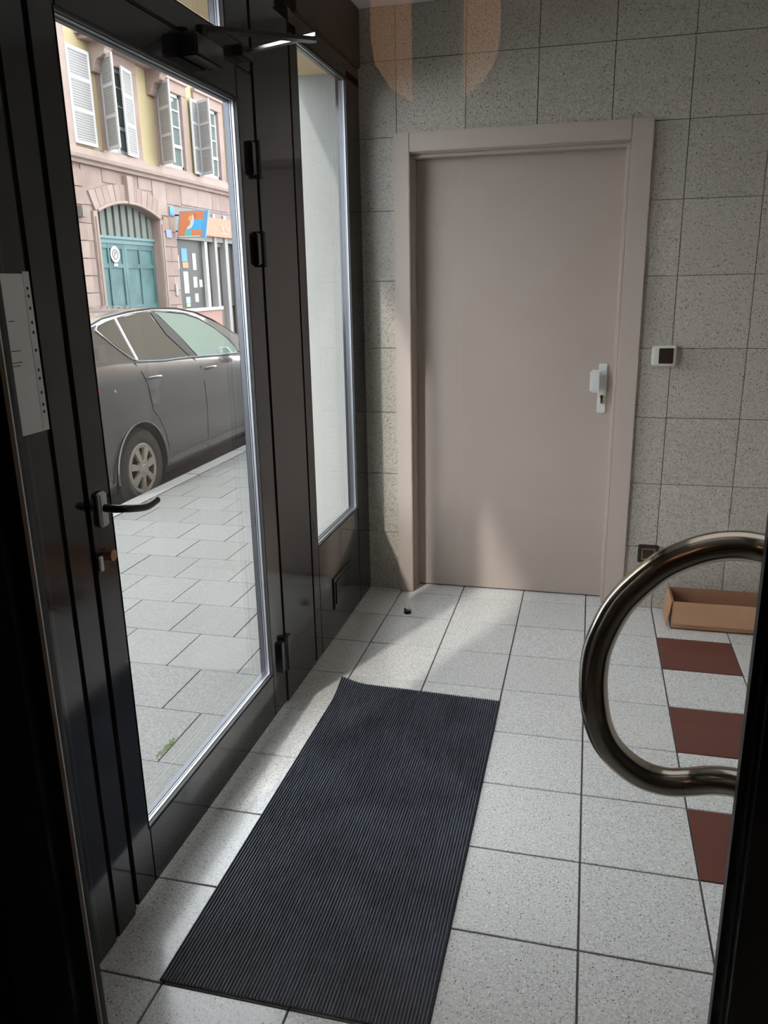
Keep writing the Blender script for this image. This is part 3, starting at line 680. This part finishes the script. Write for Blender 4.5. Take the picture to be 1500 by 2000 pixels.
# fascia sign
fs_ = empty('fascia_sign', (F+.1, 19.6, 2.85), label='long orange fascia sign with pale lettering over the shopfront', cat='sign')
M_OR = mat('fascia_orange', (.50, .13, .06), .5)
build('sign_board', B(F+.005, F+.12, 18.42, 20.62, 2.86, 3.38, bev=.01), M_OR, fs_)
M_ORL = mat('fascia_pale_letters', (.62, .40, .30), .5)
tx = bpy.data.curves.new('sign_lettering', 'FONT'); tx.body = 'Tip Top'; tx.size = .20; tx.extrude = .004; tx.align_x = 'CENTER'
to = bpy.data.objects.new('tmp', tx); COL.objects.link(to); dg = bpy.context.evaluated_depsgraph_get(); tm = bpy.data.meshes.new_from_object(to.evaluated_get(dg)); bpy.data.objects.remove(to)
tm.materials.clear(); tm.materials.append(M_ORL)
to = inst('sign_lettering', tm, (F+.126, 19.72, 3.06), fs_, rot=(math.pi/2, 0, math.pi/2))
build('sign_underline', B(F+.12, F+.124, 19.45, 20.0, 2.97, 2.985), M_ORL, fs_)
# projecting panel sign with coloured fields
ps = empty('projecting_sign', (F+.5, 17.2, 2.7), label='square multicoloured hanging sign beside the orange fascia', cat='sign')
# facing the viewer coming along the street: board in a plane turned towards -y/+x
A = Vector((F+.13, 16.80, 0)); Bv = Vector((F+.90, 16.80, 0)); ud = (Bv-A).normalized(); wd = (Bv-A).length; nd = Vector((ud.y, -ud.x, 0))
if nd.y > 0: nd = -nd
Z0s, Z1s = 2.74, 3.36
def field(name, poly, c, lift, parent=ps, th=.004):
    mb = MB(); k = len(poly)
    for dd in (lift, lift+th):
        for (u, v) in poly: mb.v.append(tuple(A+ud*((u+(v-1)*.16+.16)*wd)+nd*dd+Vector((0, 0, Z0s+(Z1s-Z0s)*v))))
    mb.f += [list(range(k))[::-1], [k+i for i in range(k)]]+[[i, (i+1) % k, k+(i+1) % k, k+i] for i in range(k)]; mb.m += [0]*(k+2)
    return build(name, mb, mat('sign_'+c, SC[c], .5), parent)
SC = dict(edge=(.09, .25, .44), orange=(.52, .165, .06), red=(.42, .09, .045), purple=(.19, .13, .36), yellow=(.56, .37, .09), pale=(.56, .54, .32), white=(.52, .56, .52), blue=(.045, .32, .58), teal=(.09, .37, .40), navy=(.06, .13, .30))
bd = field('sign_board', [(-.04, -.04), (1.04, -.04), (1.04, 1.04), (-.04, 1.04)], 'edge', 0, th=.06)
for poly, c in (([(0, 0), (.88, 0), (.88, 1), (0, 1)], 'orange'), ([(.10, .33), (.28, .33), (.28, .72), (.16, .72)], 'purple'), ([(.58, .70), (.88, .70), (.88, .96), (.60, .96)], 'yellow'),
                ([(.52, .72), (.60, .72), (.60, .92), (.52, .92)], 'red'), ([(.30, .28), (.88, .28), (.88, .68), (.54, .68), (.50, .40)], 'blue'),
                ([(.25, .02), (.50, .02), (.50, .28), (.25, .28)], 'teal'), ([(.55, .02), (.85, .02), (.85, .24), (.55, .24)], 'yellow'), ([(.05, .0), (.85, 0), (.85, .04), (.05, .04)], 'pale')):
    field('colour_field', poly, c, .061+.0005*SC.__len__()*0+random.uniform(0, .002), bd)
sw_pts = [(.30, .30), (.46, .34), (.54, .50), (.55, .72), (.50, .88), (.34, .80), (.34, .66), (.42, .66), (.42, .50), (.32, .38)]
field('swoosh', sw_pts, 'white', .066, bd); field('swoosh', [(.34, .68), (.48, .70), (.48, .86), (.36, .82)], 'yellow', .071, bd)
build('sign_bracket', MB().tube([(F, 16.86, 3.3), (F+.3, 16.86, 3.3)], .02, 8).tube([(F, 16.86, 2.9), (F+.3, 16.86, 2.9)], .02, 8), M_BLACKM, ps)
# little blue wall plates beside it
for lb, (a, b, c, d), k in (('small blue plate above left of the hanging sign', (16.56, 16.80, 3.28, 3.50), 'blue'), ('small blue plate below left of the hanging sign', (16.28, 16.56, 2.72, 2.92), 'lilac')):
    tag(build('wall_plate', B(F+.04, F+.055, a, b, c, d), mat('poster_'+k, PC[k], .6)), label=lb, cat='plate')
tag(build('intercom', B(F+.03, F+.06, 16.52, 16.66, 1.25, 1.55, bev=.005), M_LOUV), label='small grey intercom panel on the stone pier', cat='intercom')
tag(build('wall_lamp', B(F+.05, F+.20, 12.42, 12.58, 2.95, 3.2, bev=.02), M_SHOPB), label='dark box lamp on the pink stone pilaster', cat='lamp')

# ================================================================== CAR
M_PAINT = mat('grey_car_paint', (.105, .091, .091), .25, metal=.7, coat=1.0)
M_TRIM = mat('chrome_trim', (.75, .75, .75), .15, metal=1); M_SEAM = mat('seam_black', (.012, .012, .012), .6)
M_CGL = mat('tinted_car_glass', (.035, .034, .030), .03, spec=1.0, coat=1.0)
M_CGF = mat('green_car_glass', (.27, .40, .36), .04, spec=1.0, coat=1.0)
M_WELL = mat('wheel_well', (.015, .015, .015), .9)
CXC, CG = -3.40, -.195
car = empty('car', (CXC, 3.15, CG), label='dark grey estate car parked at the kerb', cat='car')
def interp(tb, y):
    if y <= tb[0][0]: return tb[0][1]
    for (a, u), (b, v) in zip(tb, tb[1:]):
        if y <= b: t_ = (y-a)/(b-a); return u+(v-u)*t_
    return tb[-1][1]
TOP = [(.92, .60), (.96, .72), (1.02, .88), (1.12, 1.00), (1.30, 1.155), (1.55, 1.24), (1.85, 1.295), (2.2, 1.33), (2.6, 1.345), (3.0, 1.335), (3.3, 1.305), (3.6, 1.235), (3.9, 1.13), (4.2, 1.00), (4.45, .89), (4.8, .80), (5.1, .70), (5.3, .56), (5.38, .42)]
BELT = [(.92, .62), (1.0, .80), (1.2, .93), (1.6, .955), (2.0, .93), (2.8, .885), (3.4, .855), (3.9, .815), (4.4, .78), (4.9, .70), (5.3, .50), (5.38, .40)]
SILL = [(.92, .15), (1.0, .0), (1.3, -.02), (2.2, -.03), (4.2, -.03), (5.0, -.02), (5.38, .1)]
WID = [(.92, .70), (1.0, .80), (1.15, .86), (1.5, .895), (2.0, .905), (4.0, .905), (4.6, .88), (5.0, .82), (5.25, .70), (5.38, .52)]
def goff(z, y):  # half width of the greenhouse side at height z
    zb = interp(BELT, y); return interp(WID, y)-.078-(z-zb)*.40
def station(y):
    w, zs, zb, zt = interp(WID, y), interp(SILL, y), interp(BELT, y), interp(TOP, y)
    zt = max(zt, zb+.01)
    s = [(0, zs), (w-.12, zs), (w-.03, zs+.03), (w-.005, zs+.14), (w, zs+(zb-zs)*.42), (w-.002, zs+(zb-zs)*.66), (w-.006, zs+(zb-zs)*.84), (w-.030, zb-.050), (w-.072, zb-.012), (w-.078, zb)]
    ze = zb+(zt-zb)*.86; we = w-.078-(ze-zb)*.40
    s += [(w-.078-(ze-zb)*.20, zb+(ze-zb)*.5), (we, ze), (we-.05, zb+(zt-zb)*.93), (we*.74, zt-.018*min(1, (zt-zb)/.3)), (we*.40, zt-.003), (0, zt+.004)]
    return s
m = MB(); yy = [.92, .96, 1.02, 1.12, 1.3, 1.5, 1.7, 1.9, 2.1, 2.35, 2.6, 2.85, 3.1, 3.35, 3.6, 3.85, 4.1, 4.3, 4.5, 4.7, 4.9, 5.1, 5.25, 5.33, 5.38]
K = 16
for y in yy:
    s = station(y)
    full_ = [(CXC+o, y, z) for o, z in s] + [(CXC-o, y, z) for o, z in s[-2:0:-1]]
    m.v += full_
R_ = 2*K-2
for i in range(len(yy)-1):
    for k in range(R_): m.f.append([i*R_+k, i*R_+(k+1) % R_, (i+1)*R_+(k+1) % R_, (i+1)*R_+k]); m.m.append(0)
m.f += [[k for k in range(R_)], [(len(yy)-1)*R_+k for k in range(R_)]]; m.m += [0, 0]
body = build('car_body', m, [M_PAINT, M_WELL], car, smooth=38)
WY = (1.82, 4.52); WZ = .120; WR = .318
cut = MB()
for wy in WY:
    for sx in (1, -1):
        cx = CXC+sx*.905
        cut.lathe([(.365, -.34), (.365, .2)], (cx if sx > 0 else cx, wy, WZ+.005), 0, 40) if sx > 0 else cut.lathe([(.365, -.2), (.365, .34)], (cx, wy, WZ+.005), 0, 40)
ct = link(bpy.data.objects.new('cutter', cut.mesh('cutter', M_WELL)), (0, 0, 0))
for o in (body,):
    md = o.modifiers.new('b', 'BOOLEAN'); md.operation = 'DIFFERENCE'; md.object = ct; md.solver = 'EXACT'; md.material_mode = 'TRANSFER'
    bpy.context.view_layer.update(); dg = bpy.context.evaluated_depsgraph_get()
    nm = bpy.data.meshes.new_from_object(o.evaluated_get(dg)); o.modifiers.clear(); o.data = nm
    nm.polygons.foreach_set('use_smooth', [True]*len(nm.polygons)); nm.set_sharp_from_angle(angle=math.radians(38))
bpy.data.objects.remove(ct)
def side(y, z, d=0): return (CXC+goff(z, y)+d, y, z)
def gpoly(name, poly, m_, d=.004, parent=car, label=None):
    mb = MB(); k = len(poly)
    c = (sum(p[0] for p in poly)/k, sum(p[1] for p in poly)/k)
    n = 4; 
    # fan of rings so that the pane follows the body
    for r in range(n+1):
        t_ = 1-r/n*.98
        for (y, z) in poly: mb.v.append(side(c[0]+(y-c[0])*t_, c[1]+(z-c[1])*t_, d))
    for r in range(n):
        for i in range(k): mb.f.append([r*k+i, r*k+(i+1) % k, (r+1)*k+(i+1) % k, (r+1)*k+i]); mb.m.append(0)
    mb.f.append([n*k+i for i in range(k)]); mb.m.append(0)
    return build(name, mb, m_, parent, smooth=30, label=label)
gpoly('quarter_window', [(1.65, 1.200), (1.72, 1.225), (1.93, 1.258), (1.95, 1.20), (1.985, .98), (1.985, .955), (1.95, .965)], M_CGL)
gpoly('rear_side_window', [(1.985, 1.262), (2.2, 1.282), (2.5, 1.296), (2.60, 1.10), (2.86, .90), (2.40, .912), (2.02, .935), (2.0, 1.1)], M_CGL)
gpoly('front_side_window', [(2.62, 1.285), (2.85, 1.272), (3.10, 1.25), (3.35, 1.195), (3.6, 1.10), (3.80, .985), (3.93, .86), (3.88, .845), (3.4, .868), (3.03, .885), (2.85, 1.08)], M_CGF, label='clear greenish front side window')
trim = [(1.99, .945), (1.93, .968), (1.80, 1.06), (1.64, 1.195), (1.68, 1.222), (1.80, 1.247), (1.95, 1.268), (2.2, 1.292), (2.55, 1.306), (2.85, 1.286), (3.10, 1.264), (3.35, 1.209), (3.6, 1.114), (3.82, .99), (3.96, .85)]
build('window_trim', MB().tube([side(y, z, .004) for y, z in trim], .007, 6), M_TRIM, car, smooth=60, label='chrome window outline')
build('belt_trim', MB().tube([side(y, z, .004) for y, z in ((1.99, .938), (2.4, .906), (2.86, .893), (3.4, .862), (3.95, .84))], .007, 6), M_TRIM, car, smooth=60)
build('window_divider', MB().tube([side(y, z, .006) for y, z in ((1.955, 1.265), (1.975, 1.1), (2.0, .945))], .012, 6), M_SAT, car, smooth=60)
gpoly('door_pillar', [(2.525, 1.298), (2.60, 1.29), (2.84, 1.08), (3.0, .89), (2.88, .895), (2.64, 1.10)], mat('dark_pillar', (.06, .06, .06), .3), d=.005)
roofl = [(1.05, .93), (1.3, 1.13), (1.5, 1.205), (1.8, 1.272), (2.2, 1.307), (2.6, 1.32), (3.0, 1.308), (3.35, 1.262), (3.65, 1.18), (3.95, 1.06), (4.2, .94)]
build('roof_seam', MB().tube([side(y, z, -.006) for y, z in roofl], .008, 6), M_SEAM, car, smooth=60)
def bside(y, z):  # point on the lower body side
    s = station(y)
    for (o0, z0), (o1, z1) in zip(s[1:], s[2:]):
        if z0 <= z <= z1: t_ = (z-z0)/(z1-z0+1e-9); return (CXC+o0+(o1-o0)*t_, y, z)
    return (CXC+interp(WID, y)-.045, y, z)
def seam(name, pts, r=.004, m_=M_SEAM): return build(name, MB().tube([bside(y, z) for y, z in pts], r, 6), m_, car, smooth=60)
seam('door_seam', [(1.955, .93), (1.96, .86), (1.985, .80), (2.01, .72), (2.03, .62), (2.04, .55), (2.12, .47), (2.19, .36), (2.235, .22), (2.25, .06)])
seam('door_seam', [(2.93, .88), (2.955, .80), (2.97, .65), (2.975, .45), (2.96, .20), (2.95, .07)])
seam('door_seam', [(4.02, .80), (4.04, .6), (4.0, .3)])
seam('sill_seam', [(2.25, .065), (2.95, .065), (4.1, .065)])
for y, z in ((2.06, .80), (3.07, .775)):
    hx = bside(y, z)[0]
    build('door_handle', MB().tube([(hx-.005, y-.02, z), (hx+.028, y+.005, z+.004), (hx+.030, y+.11, z+.002), (hx-.005, y+.14, z-.002)], [.010, .011, .012, .010], 10).box(hx-.004, hx+.003, y-.01, y+.12, z-.03, z-.008), [M_PAINT], car, smooth=60)
gpts = [(.93, .70), (1.02, .86), (1.10, .865), (1.30, .835), (1.355, .79), (1.34, .745), (1.2, .72), (1.0, .66)]
mb = MB(); k = len(gpts)
for sc_ in (1, .6, .2):
    for y, z in gpts:
        c = (1.15, .78); q = (c[0]+(y-c[0])*sc_, c[1]+(z-c[1])*sc_); p = bside(*q); mb.v.append((p[0]+.022, p[1], p[2]))
for r in range(2):
    for i in range(k): mb.f.append([r*k+i, r*k+(i+1) % k, (r+1)*k+(i+1) % k, (r+1)*k+i]); mb.m.append(0)
mb.f.append([2*k+i for i in range(k)]); mb.m.append(0)
build('tail_lamp', mb, mat('red_lens', (.5, .008, .025), .12, coat=1), car, smooth=30, label='red tail lamp')
build('fuel_cap_mark', MB().lathe([(.0001, 0), (.010, 0), (.010, .004), (.0001, .004)], (bside(1.55, .76)[0], 1.55, .76), 0, 12), M_TRIM, car)
build('door_mirror', MB().lathe([(.0001, -.05), (.05, -.045), (.075, 0), (.07, .06), (.04, .09), (.0001, .095)], (CXC+.93, 3.86, .93), 1, 16), M_PAINT, car, smooth=60)
# wheel arch lip
for wy in WY:
    build('arch_lip', MB().tube([(CXC+.905+.002, wy+.368*math.cos(t), WZ+.368*math.sin(t)) for t in [math.radians(-8+196*i/24) for i in range(25)]], .010, 6), M_PAINT, car, smooth=60)
def wheel(cx, cy, sgn):
    w = build('wheel', MB().lathe([(.20, -.20*0), (.20, .0), (.215, .012), (.25, .018), (.295, .010), (WR-.004, -.012), (WR, -.04), (WR, -.17), (.29, -.20), (.19, -.2), (.19, -.10)][1:], (cx, cy, WZ), 0, 48, cap=False) if sgn > 0 else
              MB().lathe([(.20, 0), (.25, -.018), (.295, -.01), (WR, .04), (WR, .17), (.29, .2), (.19, .2)], (cx, cy, WZ), 0, 32), M_RUB, car, smooth=35)
    if sgn < 0: return
    M_RIM = mat('hubcap_silver', (.30, .265, .23), .35, metal=.2)
    r = MB(); r.lathe([(.165, .006), (.192, .012), (.203, .004), (.203, -.05), (.165, -.02)], (cx, cy, WZ), 0, 48, cap=False)
    rim = build('rim', r, M_RIM, w, smooth=35)
    s = MB(); n = 7
    for k in range(n):
        t_ = 2*math.pi*k/n+.2
        def q(rad, a, x): return (cx+x, cy+rad*math.cos(t_+a), WZ+rad*math.sin(t_+a))
        w0, w1 = .25, .17
        pts = [q(.058, -w0*1.25, .016), q(.058, w0*1.25, .016), q(.175, w1, .010), q(.175, -w1, .010)]
        bk = [q(.058, -w0*1.25, -.012), q(.058, w0*1.25, -.012), q(.175, w1, -.016), q(.175, -w1, -.016)]
        n0 = len(s.v); s.v += pts+bk; s.f += [[n0+i for i in f] for f in ((0, 1, 2, 3), (7, 6, 5, 4), (0, 4, 5, 1), (1, 5, 6, 2), (2, 6, 7, 3), (3, 7, 4, 0))]; s.m += [0]*6
    s.lathe([(.0001, .024), (.03, .024), (.036, .018), (.068, .016), (.068, -.01)], (cx, cy, WZ), 0, 28)
    for k in range(5):
        t_ = 2*math.pi*k/5; s.lathe([(.0001, .022), (.007, .022), (.007, .015)], (cx, cy+.048*math.cos(t_), WZ+.048*math.sin(t_)), 0, 8)
    build('hubcap', s, M_RIM, w, smooth=30)
    build('brake_disc', MB().lathe([(.0001, -.05), (.165, -.05), (.165, -.06), (.0001, -.06)], (cx, cy, WZ), 0, 32), mat('rusty_disc', (.03, .018, .014), .8), w)
for wy in WY: wheel(CXC+.885, wy, 1); wheel(CXC-.885, wy, -1)
